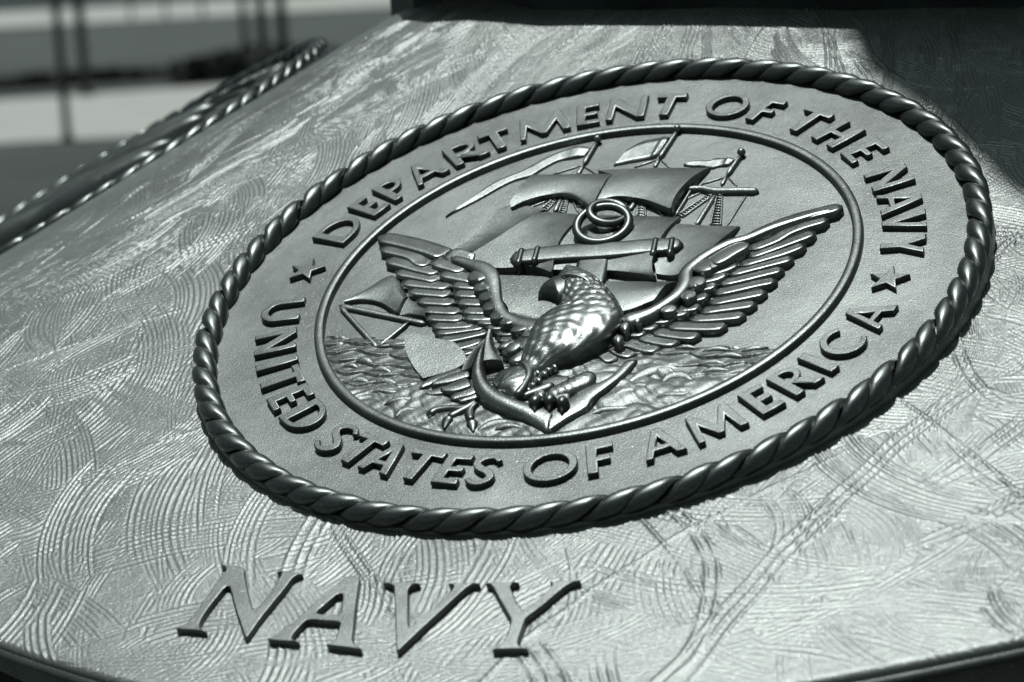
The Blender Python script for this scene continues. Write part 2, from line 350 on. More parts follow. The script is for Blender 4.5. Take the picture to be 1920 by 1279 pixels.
# ------------------------------------------------------------------ seal medallion
def medallion_matrix(ang=0.0):
    M = Matrix(((W[0, 0], W[0, 1], W[0, 2], DISC[0]), (W[1, 0], W[1, 1], W[1, 2], DISC[1]), (W[2, 0], W[2, 1], W[2, 2], DISC[2]), (0, 0, 0, 1)))
    return Matrix.Rotation(ang, 4, 'Z') @ M
seal = empty('seal_medallion', label='rope-edged bronze seal reading DEPARTMENT OF THE NAVY round an eagle, anchor and ship', cat='seal')
seal.matrix_world = medallion_matrix()
def disc_lathe(name, prof, n, parent, mat):
    V = []; F = []
    for i in range(n):
        a = 2 * math.pi * i / n
        for r, z in prof: V.append((math.cos(a) * r * S, math.sin(a) * r * S, z * S))
    k = len(prof)
    for i in range(n):
        for j in range(k - 1): F.append((i * k + j, ((i + 1) % n) * k + j, ((i + 1) % n) * k + j + 1, i * k + j + 1))
    return link(name, mesh(name, V, [f[::-1] for f in F]), parent, mat)
RING_P = [(.683, -.003), (.6840, .0120), (.6855, .0155), (.689, .0172), (.697, .0180), (.705, .0172), (.7085, .0152), (.7100, .0120), (.7120, -.003)]
PLATE = [(.004, 0), (.3, 0), (.6, 0), (.75, 0.001), (.9, 0.0), (.968, 0), (1.024, 0.001), (1.028, -.003), (1.030, -.012), (1.030, -.12)]
plate = disc_lathe('back_plate', PLATE, 200, seal, MAT['disc'])
ring = disc_lathe('inner_ring', RING_P, 260, seal, MAT['letter'])
# rope border: 72 strands, one lobe each
def strand_mesh(k_):
    V = []; F = []; pitch = 2 * math.pi / 72; rt = .0315; n, k = 17, 9
    for i in range(n):
        ph = R(-28 + 236 * i / (n - 1))            # round the tube, outer side first
        for j in range(k):
            t = -1 + 2 * j / (k - 1)
            th = pitch * (t * .5 * (1.02 + .03 * math.sin(k_ * 2.1 + 3 * ph))) - pitch * 1.0 * ((math.pi / 2 - ph) / math.pi)
            rad = rt * (1 + .025 * math.sin(k_ * 1.7 + ph * 2.3) + .012 * math.sin(k_ * 5 + ph * 9 + t * 4)) * (.60 + .44 * math.sqrt(max(0, 1 - abs(t) ** 2.1)))
            r = 1 + math.cos(ph) * rad; z = .010 + math.sin(ph) * rad
            V.append((math.cos(th) * r * S, math.sin(th) * r * S, z * S))
    for i in range(n - 1):
        for j in range(k - 1): F.append((i * k + j, i * k + j + 1, (i + 1) * k + j + 1, (i + 1) * k + j))
    me = mesh('rope_strand', V, F); 
    bm = bmesh.new(); bm.from_mesh(me); bmesh.ops.recalc_face_normals(bm, faces=bm.faces)
    f = max(bm.faces, key=lambda f: f.calc_center_median().z)
    if f.normal.z < 0: bmesh.ops.reverse_faces(bm, faces=bm.faces)
    bm.to_mesh(me); bm.free(); me.shade_smooth(); me.materials.append(MAT['rope']); return me
SM = [strand_mesh(i) for i in range(6)]
def rope(parent, n=72):
    out = []
    for i in range(n):
        o = bpy.data.objects.new('rope_strand', SM[(i * i + 3 * i) % 5 + i % 2]); C.objects.link(o); o.parent = parent; o.rotation_euler = (0, 0, 2 * math.pi * i / 72 + R(.4 + .35 * math.sin(i * 2.7))); out.append(o)
    return out
rope(seal)

# ---- lettering
def stroke_poly(c, w):
    c = np.asarray(c, float); t = np.gradient(c, axis=0); t /= np.linalg.norm(t, axis=1)[:, None]; n = np.column_stack([-t[:, 1], t[:, 0]])
    w = np.interp(np.linspace(0, 1, len(c)), np.linspace(0, 1, len(np.atleast_1d(w))), np.atleast_1d(w))[:, None] / 2
    return [tuple(p) for p in np.r_[c + n * w, (c - n * w)[::-1]]]
def ell(cx, cy, rx, ry, a0=0, a1=360, n=28):
    return [(cx + rx * math.cos(R(a0 + (a1 - a0) * i / n)), cy + ry * math.sin(R(a0 + (a1 - a0) * i / n))) for i in range(n + (0 if abs(a1 - a0) >= 360 else 1))]
def glyph(ch, w):
    t, s = .235, .175
    if ch == 'I': return [[(0, 0), (w, 0), (w, 1), (0, 1)]]
    if ch == 'E': return [[(0, 0), (w, 0), (w - .02, s), (t, s), (t, .42), (w * .9, .42), (w * .9, .57), (t, .57), (t, 1 - s), (w - .02, 1 - s), (w - .02, 1), (0, 1)]]
    if ch == 'F': return [[(0, 0), (t, 0), (t, .40), (w * .88, .40), (w * .88, .55), (t, .55), (t, 1 - s), (w, 1 - s), (w, 1), (0, 1)]]
    if ch == 'T': return [[(w / 2 - t / 2, 0), (w / 2 + t / 2, 0), (w / 2 + t / 2, 1 - s), (w, 1 - s - .02), (w, 1), (0, 1), (0, 1 - s - .02), (w / 2 - t / 2, 1 - s)]]
    if ch == 'H': return [[(0, 0), (t, 0), (t, .42), (w - t, .42), (w - t, 0), (w, 0), (w, 1), (w - t, 1), (w - t, .57), (t, .57), (t, 1), (0, 1)]]
    if ch == 'N': return [[(0, 0), (s, 0), (s, .66), (w - s - .03, 0), (w, 0), (w, 1), (w - s, 1), (w - s, .34), (s + .05, 1), (0, 1)]]
    if ch == 'U':
        c = [(s / 2, 1), (s / 2, .6)] + ell(w / 2, .42, w / 2 - s / 2, .42 - s / 2, 180, 360, 16) + [(w - s / 2, .6), (w - s / 2, 1)]
        return [stroke_poly(c, s + .02)]
    if ch == 'V': return [[(0, 1), (w / 2 - .10, 0), (w / 2 + .08, 0), (w, 1), (w - .17, 1), (w / 2 + .01, .30), (.22, 1)]]
    if ch == 'Y': return [[(0, 1), (w / 2 - .10, .44), (w / 2 - .10, 0), (w / 2 + .10, 0), (w / 2 + .10, .44), (w, 1), (w - .18, 1), (w / 2, .62), (.22, 1)]]
    if ch == 'A':
        f = lambda y: (w / 2 - .10) * y            # left outer edge
        g = lambda y: w - (w / 2 - .10) * y
        return [[(0, 0), (.17, 0), (f(.24) + .17, .24), (g(.24) - .22, .24), (w - .22, 0), (w, 0), (w / 2 + .10, 1), (w / 2 - .10, 1)],
                [(f(.38) + .17, .38), (g(.38) - .22, .38), (w / 2 - .02, .76)]]
    if ch == 'M': return [[(0, 0), (.15, 0), (.25, .62), (w / 2 - .09, .06), (w / 2 + .05, .06), (w - .28, .62), (w - .20, 0), (w, 0), (w - .11, 1), (w - .27, 1), (w / 2 + .01, .40), (.26, 1), (.11, 1)]]
    if ch == 'O': return [ell(w / 2, .5, w / 2, .52), ell(w / 2, .5, w / 2 - .19, .52 - .13)[::-1]]
    if ch == 'D':
        a = [(0, 0), (w * .35, 0)] + ell(w * .35, .5, w * .65, .5, -85, 85, 18) + [(w * .35, 1), (0, 1)]
        b = [(t, .15), (w * .35, .15)] + ell(w * .35, .5, w * .65 - .20, .35, -85, 85, 18) + [(w * .35, .85), (t, .85)]
        return [a, b[::-1]]
    if ch in 'PR':
        cy, ry = .72, .28; ex = w * .42; bx = w * (.95 if ch == 'P' else .88)
        bowl = [(ex, 1)] + ell(ex, cy, bx - ex, ry, 85, -85, 12)
        inner = [(t, cy - ry + .13), (ex, cy - ry + .13)] + ell(ex, cy, bx - ex - .18, ry - .13, -80, 80, 10) + [(ex, 1 - .13), (t, 1 - .13)]
        if ch == 'P': out = [(0, 0), (t, 0), (t, cy - ry), (ex, cy - ry)] + bowl[::-1][:-1] + [(ex, 1), (0, 1)]
        else: out = [(0, 0), (t, 0), (t, .40), (t + .08, .40), (w - .24, 0), (w + .03, 0), (ex + .16, cy - ry + .02)] + bowl[::-1][1:-1] + [(ex, 1), (0, 1)]
        return [out, inner[::-1]]
    if ch == 'C':
        c = ell(w * .56, .5, w * .47, .44, 48, 312, 24); return [stroke_poly(c, [.13, .17, .20, .17, .13])]
    if ch == 'S':
        c = resample([(w * .93, .80), (w * .72, .93), (w * .38, .92), (w * .13, .76), (w * .30, .58), (w * .66, .45), (w * .86, .26), (w * .62, .08), (w * .28, .07), (w * .05, .20)], 30)
        return [stroke_poly(c, [.12, .15, .19, .20, .19, .15, .12])]
TOP = [('D', 170.6, 162.4), ('E', 160.4, 156.1), ('P', 154.2, 148.6), ('A', 147.9, 140.7), ('R', 138.5, 131.6), ('T', 131.3, 125.4), ('M', 123.8, 113.9), ('E', 112.0, 107.5), ('N', 105.7, 98.2), ('T', 96.5, 90.7), ('O', 85.4, 76.9), ('F', 74.6, 70.2), ('T', 65.5, 58.9), ('H', 56.6, 50.1), ('E', 46.6, 41.9), ('N', 36.0, 29.6), ('A', 27.5, 20.5), ('V', 20.0, 14.3), ('Y', 12.4, 6.7)]
BOT = [('U', 190.4, 197.1), ('N', 200.8, 207.2), ('I', 210.2, 212.2), ('T', 214.0, 219.9), ('E', 221.3, 225.7), ('D', 227.7, 234.5), ('S', 238.9, 244.0), ('T', 244.9, 251.1), ('A', 250.9, 257.3), ('T', 258.0, 264.3), ('E', 265.3, 270.0), ('S', 270.9, 275.6), ('O', 280.2, 289.2), ('F', 290.8, 295.2), ('A', 299.8, 306.6), ('M', 308.2, 317.0), ('E', 319.3, 323.7), ('R', 325.6, 331.4), ('I', 333.0, 334.9), ('C', 336.9, 343.8), ('A', 345.1, 352.1)]
RI, RO = .757, .868; GH = RO - RI; LD = .0155
for ch, a0, a1 in TOP + BOT:
    up = a1 < a0; mid = R((a0 + a1) / 2); wd = abs(R(a0 - a1)) * ((RI + RO) / 2 + .02); wn = max(wd / GH, .2)
    outs = glyph(ch, wn)
    th = mid - math.pi / 2 if up else mid + math.pi / 2
    rb = RI if up else RO
    u = np.array([math.cos(th), math.sin(th)]); v = np.array([-math.sin(th), math.cos(th)])
    pos = np.array([math.cos(mid), math.sin(mid)]) * rb
    loc = [[((x - wn / 2) * GH * S, y * GH * S) for x, y in o] for o in outs]
    me = curve_mesh('letter', loc, (LD + .004) * S, .0030 * S)
    o = link('letter', me, seal, MAT['letter'])
    o.matrix_parent_inverse = Matrix.Identity(4)
    o.location = (pos[0] * S, pos[1] * S, -.004 * S); o.rotation_euler = (0, 0, th)
for a in (-.6, 180.4):
    pts = [((.053 if i % 2 == 0 else .0215) * S * math.cos(R(90 + 36 * i)), (.053 if i % 2 == 0 else .0215) * S * math.sin(R(90 + 36 * i))) for i in range(10)]
    o = link('star', curve_mesh('star', [pts], (LD + .004) * S, .0028 * S), seal, MAT['letter'])
    o.location = (.805 * math.cos(R(a)) * S, .805 * math.sin(R(a)) * S, -.004 * S)

# ---- sea
def sea():
    n = 330; m_ = 170; xs = np.linspace(-.71, .71, n); ys = np.linspace(-.71, -.292, m_); X, Y = np.meshgrid(xs, ys)
    nz = lambda x, y, k: np.sin(x * 11 + k) * np.cos(y * 13 + 2 * k) + .5 * np.sin(x * 23 - y * 19 + k * 3) + .25 * np.sin(x * 51 + y * 43 + k)
    py = .040; px = .105
    yy = Y + .010 * nz(X, Y, 1)
    row = np.floor(yy / py); xo = X / px + .5 * (row % 2) + .25 * np.sin(row * 5.1)
    Yp = yy / py + .40 * np.abs(np.sin(math.pi * xo)) ; t = Yp - np.floor(Yp)
    sc = .0085 * (1 - t) ** 1.4 * (.45 + .55 * np.abs(np.sin(math.pi * (xo + .03 * nz(X, Y, 3)))))
    # breaking crests round the bow and under the anchor
    q = Y * 19 + 1.1 * nz(X * .7, Y * .4, 2) + X * 3
    cr = .0065 * (np.abs(np.sin(q)) ** .8) + .0025 * np.abs(np.sin(q * 2.3 + 3 * nz(X, Y, 5)))
    wl = np.clip((-.47 - Y + .16 * np.clip(X, 0, .35) * 1.6 + .02 * nz(X, Y, 4)) / .06, 0, 1)
    wl = np.maximum(wl, np.clip((X - .02) / .05, 0, 1) * np.clip((.42 - X - (-.36 - Y) * -.6) / .08, 0, 1) * np.clip((-.33 - Y) / .05, 0, 1))
    Z = .003 + sc * (1 - wl) + cr * wl + .0009 * nz(X * 6, Y * 6, 7)
    Z += .002 * np.clip((ys[-1] - Y) / .01, 0, 1) - .004 * np.clip((Y - ys[-1] + .004) / .004, 0, 1)
    V = np.stack([X, Y, Z], -1).reshape(-1, 3) * S
    F = [(j * n + i, j * n + i + 1, (j + 1) * n + i + 1, (j + 1) * n + i) for j in range(m_ - 1) for i in range(n - 1) if math.hypot(xs[i], ys[j]) < .699]
    me = mesh('sea', V, F); bm = bmesh.new(); bm.from_mesh(me); bmesh.ops.delete(bm, geom=[v for v in bm.verts if not v.link_faces], context='VERTS'); bm.to_mesh(me); bm.free(); me.shade_smooth()
    return link('sea', me, seal, MAT['disc'])
sea_o = sea()
def crest(z, pts, w_, z0=.010, hh=.014):
    ridge('wave_crest', sea_o, MAT['disc'], P(z, pts, z0 + hh), [w_ * .2, w_ * .8, w_, w_ * .7, w_ * .15], z0, [.004, hh, hh * .8, .004], cross=8, tip=(.1, .1), tilt=.25, zb=.0)
for z, p, w_ in ((6, [(690, 1115), (770, 1060), (880, 1010), (1000, 1000), (1110, 1015)], .030), (6, [(860, 1100), (960, 1050), (1080, 1040), (1230, 1080)], .026), (3, [(500, 815), (580, 790), (660, 785), (760, 800)], .030),
                 (3, [(560, 905), (620, 855), (680, 850), (705, 895)], .030), (3, [(400, 750), (480, 735), (560, 745), (640, 730)], .022), (4, [(350, 700), (430, 650), (520, 610), (600, 600), (660, 640)], .040), (4, [(560, 700), (620, 650), (700, 640), (770, 680)], .036),
                 (4, [(350, 720), (420, 705), (490, 710), (520, 745)], .028), (4, [(250, 800), (330, 745), (400, 730), (470, 770)], .032), (4, [(100, 900), (200, 855), (300, 840), (420, 830)], .026), (4, [(520, 780), (600, 760), (700, 755), (800, 720)], .026),
                 (4, [(640, 480), (720, 470), (800, 478)], .020), (4, [(800, 500), (900, 480), (1000, 488)], .022), (4, [(880, 530), (980, 515), (1080, 530)], .024), (4, [(1040, 500), (1120, 480), (1210, 470)], .020), (4, [(770, 580), (880, 560), (980, 575)], .024),
                 (4, [(800, 630), (880, 605), (1000, 610)], .024), (3, [(330, 560), (390, 548), (450, 572)], .030), (3, [(420, 620), (490, 600), (560, 625)], .028), (3, [(250, 590), (310, 580), (360, 600)], .024), (3, [(290, 690), (360, 665), (430, 690)], .028), (3, [(430, 690), (520, 672), (600, 700)], .028)):
    crest(z, p, w_)

# ---- ship (part) with sails, masts, flags, rigging (sub-parts)
h = .026
hull = coons('ship', seal, MAT['relief'], P(3, [(635, 408), (720, 404), (830, 430), (930, 450)], h), P(3, [(745, 668), (850, 640), (960, 600), (1010, 560)], h),
             P(3, [(635, 408), (640, 500), (690, 600), (745, 668)], h), P(3, [(930, 450), (980, 500), (1010, 560)], h), h, h, .001)
tag(hull, 'square-rigged sailing ship under full sail')
rl = MAT['relief']
def sail(T, B, L, Rr, zt, zb, bl, nm='sail', ub=0.0, n=18, m_=14, zr=.016):
    bl *= .62; zb *= .85
    f = lambda e, hh: np.vstack([P(z, p, hh) for z, p in e])
    zmid = (zt + zb) / 2 + bl * .8
    def edge(e, zr=0.0):                      # side edges follow the belly
        pts = [(z, q) for z, p in e for q in p]; k = len(pts); out = []
        for i, (z, q) in enumerate(pts):
            v = i / (k - 1); hh = zt + (zb - zt) * v ** .42 + bl * math.sin(math.pi * v) ** .8 + zr * min(1, 3 * v); out.append(at(z, q[0], q[1], hh))
        return np.array(out)
    return coons(nm, hull, rl, f(T, zt), f(B, zb), edge(L), edge(Rr, zr), zt, zb, bl, n, m_, ub=ub, zr=zr, zp=.42)
# rear topsail pieces first (lowest)
sail([(1, [(1235, 600), (1330, 590), (1480, 612)])], [(1, [(880, 865), (950, 880), (1010, 890)])], [(1, [(1235, 600), (1110, 680), (1020, 780), (880, 865)])], [(1, [(1480, 612), (1330, 690), (1180, 790), (1010, 890)])], .008, .010, .010)
sail([(1, [(1440, 632), (1560, 636), (1730, 650)])], [(1, [(1010, 895), (1160, 965), (1400, 965), (1515, 1010)])], [(1, [(1440, 632), (1330, 690), (1180, 790), (1010, 895)])], [(1, [(1730, 650), (1620, 720), (1550, 830), (1515, 1010)])], .014, .032, .022)
sail([(2, [(-5, 648), (300, 652), (690, 662)])], [(5, [(600, 290), (1200, 300), (1550, 340), (1860, 405)])], [(2, [(-5, 648), (-60, 760), (-80, 880)]), (5, [(600, 290)])], [(2, [(690, 662), (610, 730), (550, 830), (515, 950)]), (5, [(1860, 405)])], .014, .034, .020)
sail([(2, [(640, 700), (850, 712), (1045, 716)])], [(2, [(545, 1000), (640, 1015), (720, 1010)])], [(2, [(640, 700), (570, 790), (530, 880), (545, 1000)])], [(2, [(1045, 716), (950, 780), (870, 850), (720, 1010)])], .012, .024, .018)
sail([(1, [(1185, 1010), (1400, 1015)]), (2, [(200, 1045), (670, 1047)])], [(4, [(-500, 260), (-150, 330), (300, 290), (500, 225)])], [(1, [(1185, 1010), (1200, 1120), (1260, 1230)]), (4, [(-500, 260)])], [(2, [(670, 1047)]), (4, [(600, 110), (540, 180), (500, 225)])], .016, .016, .022, n=24)
sail([(7, [(640, 625), (1000, 618), (1605, 608)])], [(7, [(375, 1012), (520, 940), (720, 880), (930, 852), (1080, 872), (1210, 940), (1345, 1040)])], [(7, [(640, 625), (480, 760), (385, 900), (340, 1005)])], [(7, [(1605, 608), (1480, 740), (1400, 880), (1345, 1040)])], .012, .034, .014, n=24)
sail([(2, [(195, 380), (500, 368), (868, 366)])], [(2, [(150, 600), (240, 548), (340, 536), (460, 556), (540, 585), (628, 627)])], [(2, [(290, 400), (215, 490), (170, 560), (150, 600)])], [(2, [(868, 366), (730, 450), (655, 540), (628, 627)])], .014, .040, .012, n=24)
# jibs
sail([(3, [(275, 212), (400, 140), (565, 52), (655, 182)])], [(3, [(272, 215), (340, 200), (420, 200), (500, 222), (582, 282)])], [(3, [(275, 212), (272, 215)])], [(3, [(655, 182), (610, 225), (582, 282)])], .010, .020, .010)
sail([(3, [(655, 190), (740, 235), (780, 260)])], [(3, [(598, 288), (680, 290), (755, 305)])], [(3, [(655, 190), (612, 230), (598, 288)])], [(3, [(780, 260), (755, 305)])], .008, .014, .008)
for a, b_, wd in (((240, 225), (760, 332), .017), ((245, 230), (470, 478), .013), ((470, 476), (662, 320), .013), ((466, 474), (825, 430), .013)):
    mid_ = ((a[0] + b_[0]) / 2, (a[1] + b_[1]) / 2)
    ridge('bowsprit_spar', hull, rl, P(3, [a, mid_, b_], .018), wd, .012, .006, tip=(.3, .3))
# masts with ball tops
def mast(z, ball, foot, w, hh=.016, low=None, lw=.012):
    r = ridge('mast', hull, rl, P(z, [ball, ((ball[0] + foot[0]) / 2, (ball[1] + foot[1]) / 2), foot], hh), [w * .8, w], .008, .012, tip=(.3, .1))
    b = at(z, ball[0], ball[1], .018)
    bm = bmesh.new(); bmesh.ops.create_uvsphere(bm, u_segments=16, v_segments=10, radius=.0115 * S)
    me = bpy.data.meshes.new('mast_ball'); bm.to_mesh(me); bm.free(); me.shade_smooth()
    o = link('mast_ball', me, hull, rl); o.location = (b[0] * S, b[1] * S, .013 * S)
    if low: ridge('mast', hull, rl, P(z, [foot, ((low[0] + foot[0]) / 2, (low[1] + foot[1]) / 2), low], .012), lw, .005, .007)
mast(7, (1410, 205), (1235, 495), .016, low=(1165, 610))
mast(8, (578, 82), (352, 418), .017, low=(295, 525))
mast(8, (1345, 362), (1160, 628), .016, low=(1098, 740))
for z, a, b_, wd in ((8, (1030, 840), (790, 1225), .014), (7, (965, 895), (885, 1065), .015), (8, (70, 925), (-10, 1040), .016), (8, (880, 560), (545, 1110), .010)):
    ridge('mast', hull, rl, P(z, [a, ((a[0] + b_[0]) / 2, (a[1] + b_[1]) / 2), b_], .014), wd, .006, .009)
ridge('yard', hull, rl, P(8, [(615, 790), (700, 775), (860, 765), (1000, 790), (1150, 795), (1350, 790), (1545, 795)], .022), [.008, .018, .022, .024, .021, .024, .022], .010, .014, n=22, tip=(.2, .4))
ridge('yard', hull, rl, P(5, [(560, 262), (780, 270), (975, 266)], .014), .022, .008, .008)
for z, a, b_ in ((7, (1200, 507), (860, 612)), (7, (1240, 515), (1405, 607)), (7, (865, 905), (530, 1030)), (7, (1090, 900), (1180, 1072)), (7, (1245, 978), (1150, 998)),
                 (8, (310, 442), (50, 527)), (8, (370, 432), (490, 532)), (8, (1130, 648), (862, 728)), (8, (1180, 645), (1292, 750)), (8, (890, 812), (500, 988)),
                 (8, (1410, 845), (1168, 1225)), (8, (305, 985), (400, 1122))):
    ridge('stay', hull, rl, P(z, [a, ((a[0] + b_[0]) / 2, (a[1] + b_[1]) / 2), b_], .008), .0062, .003, .0045, cross=4)
def ladder(z, a0, a1, b0, b1, n):
    A_, B_ = P(z, [a0, a1], .010), P(z, [b0, b1], .010); V = []; F = []
    o = ridge('ratline', hull, rl, np.array([A_[0], A_.mean(0), A_[1]]), .006, .004, .005, cross=4)
    ridge('ratline', hull, rl, np.array([B_[0], B_.mean(0), B_[1]]), .006, .004, .005, cross=4)
    for i in range(n):
        f = (i + .5) / n; p = A_[0] * (1 - f) + A_[1] * f; q = B_[0] * (1 - f) + B_[1] * f; e = (q - p) * .12
        ridge('rung', hull, rl, np.array([p - e, (p + q) / 2, q + e]), .006, .005, .004, n=4, cross=4)
ladder(8, (945, 845), (565, 1100), (1012, 850), (625, 1125), 12)
ladder(8, (1050, 838), (968, 1222), (1110, 838), (1092, 1222), 12)
ladder(8, (95, 928), (82, 1120), (178, 928), (194, 1120), 6)
ladder(7, (880, 895), (720, 1030), (925, 905), (790, 1052), 6)
ladder(7, (1000, 895), (938, 1072), (1056, 895), (1018, 1078), 7)
ladder(7, (1700, 935), (1660, 1010), (1760, 945), (1730, 1020), 4)
ladder(7, (1895, 925), (1880, 1110), (1965, 930), (1950, 1110), 6)
def flag(top, bot, zt, zb, wv=3):
    T = np.vstack([P(z, p, zt) for z, p in top]); B_ = np.vstack([P(z, p, zb) for z, p in bot])
    T, B_ = resample(T, 30), resample(B_, 30); V = []; n = 30; m_ = 6
    for j in range(m_):
        v = j / (m_ - 1)
        for i in range(n):
            u = i / (n - 1); p = T[i] * (1 - v) + B_[i] * v
            V.append((p[0], p[1], (zt * (1 - v) + zb * v) + .006 * math.sin(u * wv * 2 * math.pi + v) * math.sin(math.pi * min(1, u * 6)) + .002))
    F = [(j * n + i, (j + 1) * n + i, (j + 1) * n + i + 1, j * n + i + 1) for j in range(m_ - 1) for i in range(n - 1)]
    b0 = len(V); V += [(*V[(m_ - 1) * n + i][:2], -.001) for i in range(n)]; b1 = len(V); V += [(*V[i][:2], -.001) for i in range(n)]
    F += [((m_ - 1) * n + i, b0 + i, b0 + i + 1, (m_ - 1) * n + i + 1) for i in range(n - 1)] + [(i + 1, b1 + i + 1, b1 + i, i) for i in range(n - 1)]
    me = mesh('flag', np.array(V) * (S, S, S * HS), F); bm = bmesh.new(); bm.from_mesh(me); bmesh.ops.recalc_face_normals(bm, faces=bm.faces)
    f = bm.faces[:][40] if len(bm.faces) > 40 else None
    if f and f.normal.z < 0: bmesh.ops.reverse_faces(bm, faces=bm.faces)
    bm.to_mesh(me); bm.free(); me.shade_smooth(); return link('flag', me, hull, rl)
flag([(7, [(1325, 305), (1210, 295), (1050, 320), (880, 380), (740, 450), (540, 560), (350, 640), (200, 700), (0, 830)]), (1, [(885, 655)])],
     [(7, [(1240, 402), (1080, 430), (930, 460), (740, 560), (610, 640), (420, 690), (250, 770), (0, 912)]), (1, [(880, 658)])], .010, .006, 3)
flag([(2, [(622, 180), (500, 200), (430, 225), (370, 262)])], [(2, [(545, 302), (450, 322), (370, 335), (290, 352)])], .011, .006, 1)
flag([(8, [(1250, 435), (1130, 428), (1030, 430), (960, 455), (800, 455), (650, 500)])], [(8, [(1190, 512), (1060, 525), (990, 545), (850, 522), (760, 522), (650, 508)])], .010, .006, 2.4)

# ---- anchor (part): arms mesh, with stock, shank, rings, bands and flukes as sub-parts
def loft_arm(name, parent, mat, A_, B_, z0, hh, n=34, cross=10, pw=.8, disp=None):
    hh = np.atleast_1d(np.asarray(hh, float)); hh = np.interp(np.linspace(0, 1, n), np.linspace(0, 1, len(hh)), hh)
    A_, B_ = resample(A_, n), resample(B_, n); V = []; m_ = cross + 3
    z0 = np.interp(np.linspace(0, 1, n), np.linspace(0, 1, len(z0)), z0)
    for i in range(n):
        for j in range(-1, cross + 2):
            a = math.pi * min(max(j, 0), cross) / cross; f = (1 - math.cos(a)) / 2; p = A_[i] * (1 - f) + B_[i] * f
            V.append((*p, -.002 if j in (-1, cross + 1) else z0[i] + hh[i] * math.sin(a) ** pw + (disp(i / (n - 1), j / cross) if disp and 0 < j < cross else 0)))
    F = [(i * m_ + j, i * m_ + j + 1, (i + 1) * m_ + j + 1, (i + 1) * m_ + j) for i in range(n - 1) for j in range(m_ - 1)]
    F += [tuple(range(m_)), tuple((n - 1) * m_ + j for j in range(m_))]
    me = mesh(name, np.array(V) * (S, S, S * HS), F); bm = bmesh.new(); bm.from_mesh(me); bmesh.ops.recalc_face_normals(bm, faces=bm.faces); bm.to_mesh(me); bm.free(); me.shade_smooth()
    return link(name, me, parent, mat)
ah = .058
anchor = loft_arm('anchor', seal, MAT['eagle'],
    np.vstack([P(6, [(812, 135), (745, 260), (682, 400), (652, 540), (690, 690), (800, 810), (1000, 893), (1200, 962), (1408, 1078)], ah)]),
    np.vstack([P(6, [(812, 150), (800, 250), (786, 400), (790, 490), (830, 590), (920, 668), (1060, 742), (1240, 790), (1520, 800)], ah)]),
    [.030, .034, .034, .034, .032, .030, .028, .026], [.02, .034, .036, .036, .034, .028, .02], pw=.9)
tag(anchor, 'fouled anchor with ringed shank lying behind the eagle')
loft_arm('anchor_arm', anchor, MAT['eagle'], np.vstack([P(6, [(1408, 1078), (1600, 945), (1800, 830)], .06), P(4, [(170, 770), (320, 650), (405, 555), (425, 530)], .05)]),
         np.vstack([P(6, [(1420, 800), (1620, 745)], .06), P(4, [(60, 745), (150, 700), (260, 640), (330, 560), (345, 540)], .05)]), [.034, .034, .030, .02], .012, pw=.6)
f1 = coons('fluke', anchor, MAT['eagle'], P(6, [(832, 105), (815, 140), (800, 190)], .062), P(6, [(545, 460), (600, 452), (668, 446)], .062), P(6, [(832, 105), (700, 215), (605, 330), (545, 460)], .062), P(6, [(800, 190), (725, 300), (668, 446)], .062), .040, .040, .0, zr=.022)
f2 = coons('fluke', anchor, MAT['eagle'], P(6, [(832, 100), (842, 98), (852, 100)], .062), P(6, [(785, 412), (870, 393), (962, 378)], .062), P(6, [(832, 100), (805, 220), (785, 412)], .062), P(6, [(852, 100), (885, 225), (962, 378)], .062), .066, .066, .0, zr=-.020)
ridge('shank', anchor, MAT['letter'], P(2, [(222, 700), (190, 800), (165, 900), (135, 1030), (115, 1080)], .046), [.088, .086, .086], .034, .010, pw=.25, tip=(.02, .02))
ridge('shank', anchor, MAT['letter'], P(4, [(-60, 640), (-75, 760), (-90, 860)], .03), [.09, .09], .02, .010, pw=.3)
ridge('stock', anchor, MAT['letter'], np.vstack([P(1, [(1262, 895), (1370, 880)], .060), P(2, [(0, 858), (250, 845), (500, 822), (620, 815), (702, 806)], .060)]), [.050, .062, .070, .068, .066, .058, .038], .042, .016, n=40, cross=10, pw=.35, tip=(.35, .45))
for z, p in ((1, [(1335, 832), (1322, 885), (1308, 935)]), (1, [(1432, 820), (1418, 872), (1402, 920)]), (2, [(541, 768), (530, 825), (517, 880)]), (2, [(640, 766), (630, 822), (618, 878)])):
    ridge('stock_band', anchor, MAT['rope'], P(z, p, .068), .020, .046, .020, n=10, tip=(.5, .5))
def torus(name, parent, mat, c, rx, ry, rt, zc, zamp, ph, n=56, k=10, rot=0.0):
    V = []; F = []
    for i in range(n):
        a = 2 * math.pi * i / n; ca, sa = math.cos(a), math.sin(a)
        x0, y0 = rx * ca, ry * sa; cen = np.array([c[0] + x0 * math.cos(rot) - y0 * math.sin(rot), c[1] + x0 * math.sin(rot) + y0 * math.cos(rot), zc + zamp * math.cos(a - ph)])
        nx, ny = ca * ry, sa * rx; l = math.hypot(nx, ny); nx, ny = nx / l, ny / l; nn = np.array([nx * math.cos(rot) - ny * math.sin(rot), nx * math.sin(rot) + ny * math.cos(rot), 0])
        for j in range(k):
            b = 2 * math.pi * j / k; V.append(cen + nn * rt * math.cos(b) + np.array([0, 0, rt * math.sin(b)]))
    F = [(i * k + j, ((i + 1) % n) * k + j, ((i + 1) % n) * k + (j + 1) % k, i * k + (j + 1) % k) for i in range(n) for j in range(k)]
    return link(name, mesh(name, np.array(V) * (S, S, S * .9), F), parent, mat)
zc = .046
cb = at(2, 225, 708, zc * 1.4); torus('anchor_ring', anchor, MAT['rope'], cb, .067, .072, .0125, zc, .012, 2.4)
